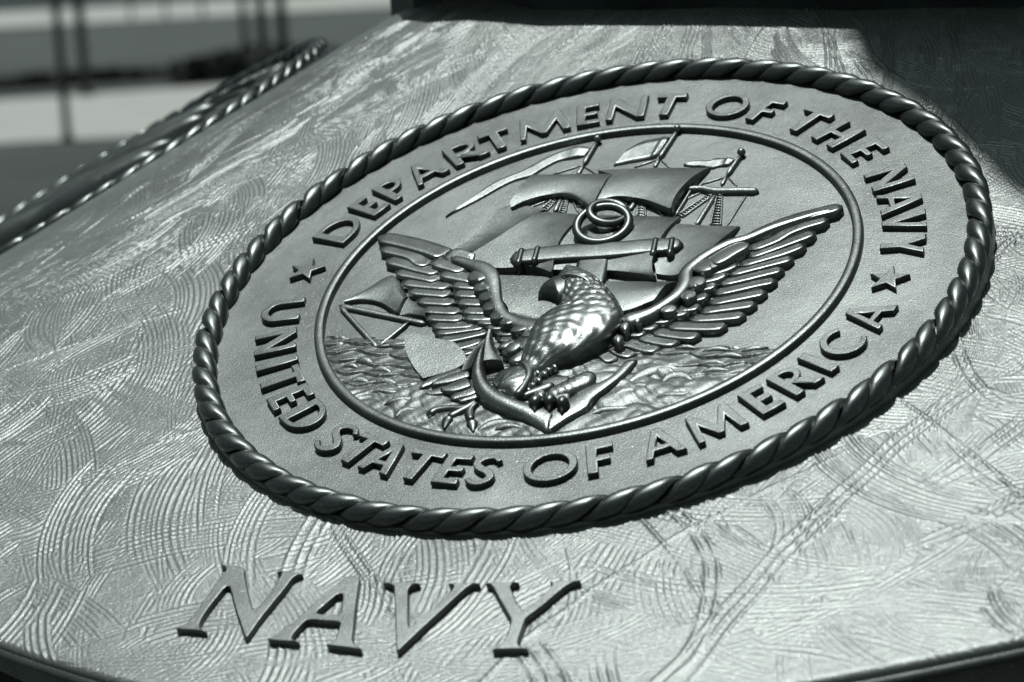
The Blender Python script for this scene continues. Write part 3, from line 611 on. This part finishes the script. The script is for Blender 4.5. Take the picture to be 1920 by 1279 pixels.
cs = at(7, 1535, 1078, zc * 1.4 + .012); torus('anchor_ring', anchor, MAT['rope'], cs, .0455, .046, .0118, zc + .006, .014, math.pi)

# ---- eagle (part): body, with every feather, leg, beak and talon a sub-part
eg = MAT['eagle']
def scales(u, v):
    if u < .08 or u > .97: return 0
    r = 4.5 * u + 11 * u * u; row = math.floor(r); x = v * (9 - 3 * u) + .5 * (row % 2); t = r + .55 * abs(math.sin(math.pi * x)) ; t -= math.floor(t)
    fade = .06 + .94 * min(1, max(0, (u - .40) / .15))
    return -.007 * (t ** 2) * fade * (1 if u < .84 else .35) + .0026 * math.sin(u * 47 + v * 31) * math.sin(v * 23 - u * 13) * (1 - fade) + .002 * math.sin(u * 90 + 5 * math.sin(v * 9)) * (1 - fade)
EL = P(0, [(966, 690), (974, 672), (985, 648), (1001, 615), (1022, 595), (1042, 585), (1050, 574), (1052, 559), (1048, 546), (1045, 530), (1049, 517), (1060, 507)], .055)
ER = P(0, [(984, 700), (1010, 692), (1042, 678), (1078, 669), (1108, 654), (1140, 634), (1164, 608), (1170, 590), (1158, 564), (1140, 541), (1118, 521), (1092, 508), (1072, 504)], .055)
eagle = loft_arm('eagle', seal, eg, EL, ER, [.02, .04, .05, .05, .05, .05, .05], [.03, .045, .06, .066, .066, .060, .052, .044, .038, .03], n=84, cross=40, pw=.7, disp=scales)
tag(eagle, 'eagle with both wings raised, head turned to the left')
loft_arm('beak', eagle, MAT['rope'], P(5, [(412, 615), (430, 528), (490, 460), (580, 408), (690, 366), (790, 350)], .06), P(5, [(424, 628), (500, 610), (580, 618), (650, 648), (712, 690), (800, 640)], .045), [.012, .03, .04, .045, .045], [.012, .03, .04, .045, .04], n=24, cross=14, pw=.8)
ridge('brow', eagle, eg, P(5, [(690, 368), (760, 340), (880, 350), (1000, 385), (1090, 440)], .098), [.008, .014, .018, .016, .006], .055, [.036, .046, .046, .03], n=16)
ridge('eye', eagle, MAT['rope'], P(5, [(722, 372), (745, 372), (770, 376)], .095), [.012, .016, .012], .06, .034, n=8)
def feather(z, pts, w, z0, hh=.009, nm='feather', tip=(.5, .12), tilt=.16, mat=None, cross=6, pts2=None):
    z0 *= .62; hh *= .42
    c = P(z, pts, z0 + hh * .6)
    if len(c) == 2: c = np.array([c[0], c.mean(0), c[1]])
    L = len(c); wd = [w * .92, w, w * .95]
    return ridge(nm, eagle, mat or eg, c, wd, [z0, z0 - .004], hh, cross=cross, tip=tip, tilt=tilt * 1.5, pw=.18)
LW = [(1, [(482, 775), (620, 800), (760, 835), (890, 880)], .062, .044), (1, [(492, 842), (600, 862), (690, 885), (740, 925), (800, 930)], .050, .040), (1, [(525, 912), (640, 935), (730, 960), (850, 985)], .050, .038),
      (1, [(580, 985), (700, 1000), (850, 1030)], .048, .036), (1, [(618, 1045), (740, 1057), (915, 1070)], .046, .035), (1, [(655, 1098), (780, 1106), (920, 1116)], .045, .034), (1, [(705, 1157), (820, 1160), (945, 1166)], .044, .033),
      (1, [(738, 1210), (850, 1214), (980, 1218)], .044, .032), (1, [(755, 1258), (870, 1260), (995, 1262)], .042, .031), (3, [(795, 347), (900, 348), (1070, 335)], .043, .030), (3, [(812, 388), (900, 380), (1130, 345)], .042, .029),
      (3, [(828, 432), (920, 424), (1150, 372)], .044, .028), (3, [(890, 482), (980, 468), (1110, 425)], .042, .026), (3, [(940, 522), (1000, 508), (1100, 470)], .036, .022)]
for z, p, w_, z0 in LW: feather(z, p, w_, z0, tilt=-.16)
LC = [(1, [(800, 918), (900, 942), (1010, 972)], .054, .050), (1, [(845, 992), (950, 1005), (1080, 1030)], .052, .048), (1, [(912, 1058), (1000, 1062), (1100, 1066)], .047, .046), (1, [(920, 1112), (1000, 1114), (1110, 1116)], .045, .045),
      (1, [(940, 1163), (1040, 1164), (1140, 1166)], .044, .044), (1, [(972, 1216), (1060, 1217), (1170, 1216)], .043, .043), (1, [(985, 1256), (1080, 1256), (1190, 1252)], .042, .042), (3, [(1060, 318), (1150, 322), (1260, 312)], .040, .041),
      (3, [(1112, 350), (1200, 352), (1320, 338)], .038, .040), (3, [(1170, 388), (1280, 386), (1390, 350)], .040, .038), (3, [(1185, 428), (1290, 425), (1400, 385)], .038, .034)]
for z, p, w_, z0 in LC: feather(z, p, w_, z0, nm='covert_feather', tilt=-.14)
feather(1, [(882, 874), (960, 900), (1035, 930)], .060, .056, nm='covert_feather')
ridge('wing_arm', eagle, eg, np.vstack([P(1, [(900, 868), (1000, 900), (1090, 935), (1140, 990), (1160, 1070), (1175, 1150), (1215, 1220)], .07), P(3, [(1290, 300), (1390, 325), (1480, 318), (1540, 300)], .07)]),
      [.022, .030, .042, .046, .040, .036, .036, .042, .055, .065, .06], [.040, .044, .050, .050, .048, .048, .046, .046, .048, .05], [.006, .008, .010, .012, .012, .012, .012, .014, .020, .024], n=40, cross=10)
for z, p, w_ in ((1, [(1000, 992), (1065, 970), (1140, 962)], .078), (1, [(1040, 1062), (1100, 1032), (1162, 1020)], .070), (1, [(1072, 1118), (1125, 1090), (1175, 1080)], .064), (1, [(1098, 1178), (1150, 1148), (1200, 1138)], .062),
                 (1, [(1140, 1232), (1190, 1205), (1245, 1196)], .060), (3, [(1190, 300), (1240, 285), (1290, 280)], .044), (3, [(1255, 342), (1320, 325), (1370, 310)], .044), (3, [(1320, 372), (1380, 352), (1430, 330)], .044)):
    ridge('covert_feather', eagle, eg, P(z, p, .085), [w_ * .75, w_, w_ * .8], .050, [.004, .008, .006], n=14, cross=8, tip=(.5, .3), tilt=-.22, pw=.5)
for z, p, w_ in ((3, [(1325, 478), (1345, 425), (1400, 385)], .060), (3, [(1228, 512), (1285, 462), (1340, 432)], .055), (3, [(1402, 440), (1440, 375), (1510, 325)], .062), (3, [(1265, 560), (1330, 510), (1400, 470)], .05), (3, [(1190, 470), (1240, 450), (1300, 430)], .04)):
    ridge('scapular_feather', eagle, eg, P(z, p, .055), [w_ * .8, w_, w_], .034, .014, n=14, cross=8, tip=(.5, .2), tilt=-.15)
RW = [(2, [(1662, 592), (1500, 630), (1350, 672), (1200, 730), (1085, 785)], .052, .052), (2, [(1580, 668), (1450, 700), (1330, 742), (1250, 790), (1090, 850)], .046, .046), (2, [(1500, 748), (1400, 782), (1250, 835), (1080, 895)], .044, .043),
      (2, [(1440, 818), (1300, 868), (1150, 910), (1030, 945)], .042, .041), (2, [(1368, 902), (1250, 928), (1100, 965), (970, 998)], .041, .040), (2, [(1310, 968), (1200, 990), (1050, 1026), (910, 1055)], .041, .039),
      (2, [(1270, 1037), (1150, 1055), (1000, 1088), (880, 1112)], .042, .038), (2, [(1210, 1106), (1100, 1124), (960, 1150), (850, 1170)], .042, .037), (2, [(1148, 1176), (1030, 1190), (900, 1206), (800, 1222)], .043, .036),
      (4, [(1082, 284), (960, 294), (850, 300), (740, 302)], .044, .034), (4, [(970, 350), (860, 354), (740, 350), (610, 345)], .046, .033), (4, [(812, 408), (720, 408), (610, 392), (520, 378)], .044, .031),
      (4, [(690, 448), (610, 446), (510, 424), (440, 405)], .044, .029), (4, [(575, 487), (500, 485), (420, 460), (345, 430)], .044, .027), (4, [(430, 522), (370, 517), (310, 490), (265, 460)], .042, .025),
      (4, [(312, 560), (270, 545), (232, 500), (210, 465)], .046, .023), (4, [(215, 600), (170, 570), (140, 525), (125, 490)], .046, .020)]
for z, p, w_, z0 in RW: feather(z, p, w_, z0, hh=.010, tilt=.15)
RC = [(2, [(1085, 858), (1030, 885), (900, 935)], .046, .052), (2, [(1042, 927), (960, 958), (830, 998)], .046, .050), (2, [(975, 988), (890, 1018), (780, 1040)], .044, .048), (2, [(915, 1058), (860, 1070), (750, 1085)], .042, .046),
      (2, [(865, 1125), (790, 1138), (700, 1150)], .041, .045), (2, [(815, 1192), (740, 1200), (660, 1206)], .040, .044), (4, [(752, 268), (650, 272), (530, 276)], .040, .042), (4, [(655, 308), (570, 314), (450, 312)], .038, .040),
      (4, [(562, 350), (490, 354), (400, 342)], .040, .038), (4, [(490, 384), (430, 392), (350, 380)], .040, .035)]
for z, p, w_, z0 in RC: feather(z, p, w_, z0, nm='covert_feather', tilt=.13)
for z, p, w_ in ((2, [(1090, 775), (1000, 815), (910, 870), (850, 895)], .058), (2, [(915, 905), (850, 905), (770, 945)], .066), (2, [(830, 1008), (775, 1010), (715, 1030)], .062), (2, [(775, 1085), (730, 1088), (680, 1100)], .056), (4, [(655, 215), (610, 212), (560, 215)], .042)):
    ridge('covert_feather', eagle, eg, P(z, p, .085), [w_ * .8, w_ * 1.05, w_ * .9], .050, [.004, .009, .007], n=16, cross=8, tip=(.5, .3), tilt=.2, pw=.5)
ridge('wing_arm', eagle, eg, np.vstack([P(4, [(325, 315), (400, 290), (500, 255), (590, 200), (665, 140), (710, 70)], .07), P(2, [(718, 960), (790, 890), (880, 830), (980, 780), (1080, 750), (1220, 690), (1350, 645), (1500, 600), (1600, 578)], .07)]),
      [.06, .050, .040, .036, .038, .038, .036, .034, .032, .030, .028, .026, .022, .018, .012], [.05, .05, .048, .046, .044, .042, .040, .038, .036], [.02, .018, .014, .012, .010, .008, .006], n=60, cross=10)
for c_, r_ in (((350, 340), .036), ((425, 305), .024), ((310, 415), .034)):
    p = [(c_[0] - 35, c_[1] + 8), c_, (c_[0] + 35, c_[1] - 8)]
    ridge('scapular_feather', eagle, eg, P(4, p, .07), [r_ * 1.4, r_ * 1.8, r_ * 1.4], .045, .022, n=12, cross=8)
for p, w_ in (([(375, 1075), (470, 960), (565, 880)], .055), ([(215, 1000), (320, 930), (430, 890)], .050), ([(230, 1200), (290, 1110), (360, 1040)], .052), ([(470, 1090), (560, 980), (640, 900)], .045), ([(60, 1240), (140, 1160), (215, 1100)], .046), ([(560, 1170), (600, 1080), (680, 980)], .04)):
    ridge('breast_feather', eagle, eg, P(5, p, .07), [w_ * .8, w_, w_ * .7], .045, [.010, .014, .010], n=14, cross=8, tip=(.5, .4), tilt=-.2, pw=.6)
for x, y in ((1330, 415), (1400, 440), (1462, 410), (1290, 470), (1360, 480), (1250, 530), (1300, 545), (1240, 590), (1200, 640)):
    ridge('belly_feather', eagle, eg, P(6, [(x - 42, y + 26), (x, y), (x + 45, y - 20)], .065), [.020, .032, .028], .034, [.008, .014, .01], n=12, cross=8, tip=(.5, .3), tilt=-.3)
# tail
for p, w_, z0 in (([(135, 668), (240, 600), (400, 535), (560, 480)], .046, .022), ([(200, 728), (330, 690), (450, 640)], .046, .020), ([(250, 630), (400, 575), (640, 500)], .05, .030), ([(345, 682), (470, 650), (640, 590)], .058, .032),
                  ([(445, 780), (560, 710), (700, 640)], .066, .026), ([(525, 805), (640, 740), (760, 680)], .052, .020)):
    ridge('tail_feather', eagle, eg, P(6, p, z0 + .01), [w_ * .15, w_ * .8, w_, w_], z0, .008, n=16, cross=8, tip=(.45, .1), tilt=-.2, disp=lambda u, v: .0022 * math.sin(v * 22))
# legs
ridge('thigh', eagle, eg, P(6, [(850, 560), (980, 540), (1080, 570), (1110, 640), (1085, 710), (1060, 745)], .06), [.06, .11, .12, .09, .05, .03], .026, [.02, .035, .042, .04, .03, .02], n=26, cross=14, disp=lambda u, v: -.004 * (((u * 7 + .5 * abs(math.sin(v * 13))) % 1) ** 3))
ridge('leg', eagle, MAT['rope'], P(6, [(1150, 385), (1205, 440), (1225, 520), (1190, 600), (1140, 680), (1085, 740)], .065), [.02, .028, .03, .03, .028, .02], .04, .024, n=20, cross=8)
ridge('thigh', eagle, eg, P(6, [(1800, 440), (1760, 530), (1640, 590), (1500, 640), (1380, 690)], .06), [.04, .064, .062, .05, .034], .022, [.014, .024, .024, .018, .012], n=26, cross=14, disp=lambda u, v: -.004 * (((u * 8 + .5 * abs(math.sin(v * 13))) % 1) ** 3))
ridge('leg', eagle, MAT['rope'], P(6, [(1480, 600), (1360, 650), (1230, 700), (1150, 745)], .05), [.034, .036, .03, .02], .025, .020, n=16)
ridge('leg', eagle, eg, P(6, [(1400, 690), (1340, 705), (1280, 740)], .06), [.04, .05, .04], .03, .022, n=12)
for x, y, r_ in ((1285, 765, .030), (1430, 755, .030), (1555, 775, .026)):
    ridge('toe', eagle, MAT['rope'], P(6, [(x + 10, y - 48), (x, y), (x - 5, y + 40)], .092), [r_ * .9, r_ * 1.25, r_ * .8], .06, .030, n=14, cross=10)
    ridge('talon', eagle, MAT['rope'], P(6, [(x - 3, y + 30), (x - 8, y + 62), (x - 12, y + 95)], .085), [r_ * .8, r_ * .5, .004], [.055, .05], [.022, .006], n=10, tip=(.3, .1))
for p, w_ in (([(250, 935), (280, 885), (420, 862), (560, 862), (640, 835)], .026), ([(420, 960), (470, 925), (560, 880), (650, 830), (710, 790)], .028), ([(655, 985), (635, 930), (645, 870), (715, 800)], .026)):
    ridge('toe', eagle, MAT['rope'], P(6, p, .035), [w_ * .8, w_, w_ * .9, w_, w_ * .8], .018, .018, n=20, cross=8)
for p in ([(275, 885), (245, 915), (232, 955)], [(440, 945), (400, 1000), (375, 1062)], [(650, 985), (662, 1030), (668, 1090)]):
    ridge('talon', eagle, MAT['rope'], P(6, p, .035), [.034, .026, .004], [.024, .014], [.018, .006], n=12, tip=(.5, .1))

# ------------------------------------------------------------------ neighbouring medallion, seen edge-on on the left
seal2 = empty('seal_medallion', label='second rope-edged bronze medallion seen nearly edge-on along the left flank of the base', cat='seal')
M2 = np.array(W) @ np.array(Matrix.Rotation(R(-1.005), 3, 'X')) @ np.array(Matrix.Rotation(R(4.0), 3, 'Y'))
D2 = DISC + M2[:, 2] * .0088 + M2[:, 1] * .0524
seal2.matrix_world = Matrix.Rotation(R(-69.21), 4, 'Z') @ Matrix(((*M2[0], D2[0]), (*M2[1], D2[1]), (*M2[2], D2[2]), (0, 0, 0, 1)))
for src in (plate, ring):
    o = bpy.data.objects.new(src.name.split('.')[0], src.data); C.objects.link(o); o.parent = seal2
rope(seal2)
barm = curve_mesh('raised_mark', [[(-.006, -.017), (.006, -.017), (.006, .017), (-.006, .017)]], .009, .0009)
for i in range(44):
    a = R(8.0 * i + 3)
    if 172 < 8 * i + 3 < 190: continue
    o = link('raised_mark', barm, seal2, MAT['letter']); o.location = (.81 * S * math.cos(a), .81 * S * math.sin(a), -.001); o.rotation_euler = (0, 0, a - math.pi / 2 + .35 * math.sin(i * 2.3))
for i in range(9):
    a = i * .7; x0 = -.45 + .1 * i; y0 = .25 * math.sin(i * 1.9)
    ridge('raised_relief', seal2, MAT['relief'], [(x0 - .1, y0 - .25), (x0, y0), (x0 + .06, y0 + .3)], [.08, .14, .06], .03, [.03, .07, .03], n=16)

# ------------------------------------------------------------------ surroundings, far and out of focus
def rough_mat(name, c0, c1, sc, rough=.9, bump=.3, dist=.02):
    M = bpy.data.materials.new(name); M.use_nodes = True; nt = M.node_tree; L = nt.links; b = nt.nodes['Principled BSDF']
    tc = node(nt, 'ShaderNodeTexCoord'); n = node(nt, 'ShaderNodeTexNoise'); n.inputs['Scale'].default_value = sc; n.inputs['Detail'].default_value = 8
    L.new(tc.outputs['Object'], n.inputs['Vector']); r = node(nt, 'ShaderNodeValToRGB'); r.color_ramp.elements[0].position = .35; r.color_ramp.elements[1].position = .65
    r.color_ramp.elements[0].color = (*c0, 1); r.color_ramp.elements[1].color = (*c1, 1); L.new(n.outputs['Fac'], r.inputs['Fac']); L.new(r.outputs[0], b.inputs['Base Color'])
    bp = node(nt, 'ShaderNodeBump'); bp.inputs['Strength'].default_value = bump; bp.inputs['Distance'].default_value = dist; L.new(n.outputs['Fac'], bp.inputs['Height']); L.new(bp.outputs[0], b.inputs['Normal'])
    b.inputs['Roughness'].default_value = rough; return M
MG = rough_mat('lawn', (.028, .036, .034), (.05, .06, .056), .35); MP = rough_mat('pale_concrete', (.33, .345, .32), (.40, .41, .385), 1.5)
MH = rough_mat('hedge_leaves', (.02, .027, .026), (.06, .072, .069), 6); MK = rough_mat('dark_painted_steel', (.02, .024, .024), (.03, .035, .035), 5, .5)
ML = rough_mat('dry_grass', (.04, .050, .048), (.075, .088, .085), .3)
fw = np.array([CR[0, 2], CR[1, 2]]); fw /= np.linalg.norm(fw); rt = np.array([fw[1], -fw[0]])
def G(d, s, z=0): p = camw[:2] + fw * d + rt * s; return (p[0], p[1], z)      # metres ahead of / to the right of the viewpoint
def sheet(name, d0, d1, s0, s1, z, mat, kind='structure', skew=0.0):
    V = [G(d0 + skew * s0, s0, z), G(d0 + skew * s1, s1, z), G(d1 + skew * s1, s1, z), G(d1 + skew * s0, s0, z)]
    return tag(link(name, mesh(name, V, [(0, 1, 2, 3)], False), None, mat), None, None, kind)
tag(link('ground', mesh('ground', [(-900, -900, -.02), (900, -900, -.02), (900, 900, -.02), (-900, 900, -.02)], [(0, 1, 2, 3)], False), None, MG), kind='structure')
def bgpos(x, y):
    d = ray(x, y); t = -camw[2] / d[2]; p = camw + d * t - camw; return np.array([p[:2] @ fw, p[:2] @ rt])
def band(name, lo, hi, z, mat):
    """a strip of ground between two straight lines measured where they cross the view"""
    V = []
    for (a_, b_) in (lo, hi[::-1]):
        pa, pb = bgpos(*a_), bgpos(*b_); e = (pb - pa)
        for q in (pa - e * 4, pb + e * 3): V.append(G(q[0], q[1], z))
    return tag(link(name, mesh(name, V, [(0, 1, 2, 3)], False), None, mat), None, None, 'structure')
band('footpath', ((0, 266), (300, 250)), ((0, 186), (430, 157)), -.012, MP)
band('far_lawn', ((0, 128), (450, 104)), ((0, 60), (430, 34)), -.012, ML)
band('road', ((0, 52), (430, 28)), ((0, 22), (430, 0)), -.008, MP)
def clump(name, parent, d, s, L_, hgt, dep, seed):
    """hedge or shrub: thousands of leaf faces through its volume"""
    r_ = np.random.RandomState(seed); n = int(900 * max(1, L_ / 3)); V = []; F = []
    for i in range(n):
        a, b_, c_ = r_.uniform(-.5, .5), r_.uniform(-.5, .5), r_.rand() ** .7
        top = hgt * (.75 + .25 * math.sin(a * L_ * 1.7 + seed))
        p = np.array(G(d + b_ * dep, s + a * L_, c_ * top)); u = r_.normal(size=3); u /= np.linalg.norm(u); v = np.cross(u, r_.normal(size=3)); v /= np.linalg.norm(v); q = .09
        k = len(V); V += [p - u * q - v * q * .6, p + u * q - v * q * .6, p + u * q + v * q * .6, p - u * q + v * q * .6]; F.append((k, k + 1, k + 2, k + 3))
    return link(name, mesh(name, V, F, False), parent, MH)
def shrub(name, d, s, L_, hgt, dep, seed, label, cat):
    o = clump(name, None, d, s, L_, hgt, dep, seed); return tag(o, label, cat)
hd, hs = bgpos(230, 150); shrub('hedge', hd, hs, 10, .15, 1.0, 3, 'long low dark hedge blurred behind the pale footpath', 'hedge')
def post(d, s, h0, w_, label, group):
    e = empty('fence_post', G(d, s, -.01), label, 'post', group)
    bm = bmesh.new(); bmesh.ops.create_cone(bm, segments=14, radius1=w_ / 2, radius2=w_ / 2, depth=h0, cap_ends=True); bmesh.ops.translate(bm, vec=(0, 0, h0 / 2), verts=bm.verts)
    me = bpy.data.meshes.new('shaft'); bm.to_mesh(me); bm.free(); link('shaft', me, e, MK)
    bm = bmesh.new(); bmesh.ops.create_cone(bm, segments=14, radius1=w_ * .9, radius2=w_ * .6, depth=.06, cap_ends=True); bmesh.ops.translate(bm, vec=(0, 0, .03), verts=bm.verts)
    me = bpy.data.meshes.new('foot_plate'); bm.to_mesh(me); bm.free(); link('foot_plate', me, e, MK)
for x, y, hh, w_, lab in ((127, 262, 2.6, .075, 'tall thin dark post standing on the near edge of the pale footpath, leftmost'), (162, 178, 2.6, .13, 'paler dark post just right of the leftmost footpath post'),
                          (247, 36, 3, .20, 'first dark post along the far bright strip'), (312, 34, 3, .20, 'second dark post along the far bright strip'), (380, 30, 3, .20, 'third dark post along the far bright strip'),
                          (463, 118, 3, .12, 'left post of the trio beside the dark hedge'), (497, 128, 3, .15, 'middle post of the trio beside the dark hedge'), (535, 130, 3, .16, 'right post of the trio beside the dark hedge')):
    d_, s_ = bgpos(x, y); post(d_, s_, hh, w_, lab, 'posts in the blurred background')

d_, s_ = bgpos(440, 150); shrub('bush', d_ + .3, s_ + .4, 2.6, .42, 1.0, 8, 'round dark bush at the back of the pale footpath by the trio of posts', 'bush')

d_, s_ = bgpos(455, 128); e = empty('utility_box', G(d_, s_, -.01), 'small pale utility box at the left of the trio of posts', 'box')
for nm_, (hw, dp, z0_, z1_) in (('cabinet', (.20, .14, 0, .22)), ('lid', (.22, .16, .22, .25))):
    bm = bmesh.new(); bmesh.ops.create_cube(bm, size=1); bmesh.ops.scale(bm, vec=(2 * hw, 2 * dp, z1_ - z0_), verts=bm.verts); bmesh.ops.translate(bm, vec=(0, 0, (z0_ + z1_) / 2), verts=bm.verts)
    me = bpy.data.meshes.new(nm_); bm.to_mesh(me); bm.free(); link(nm_, me, e, ML)
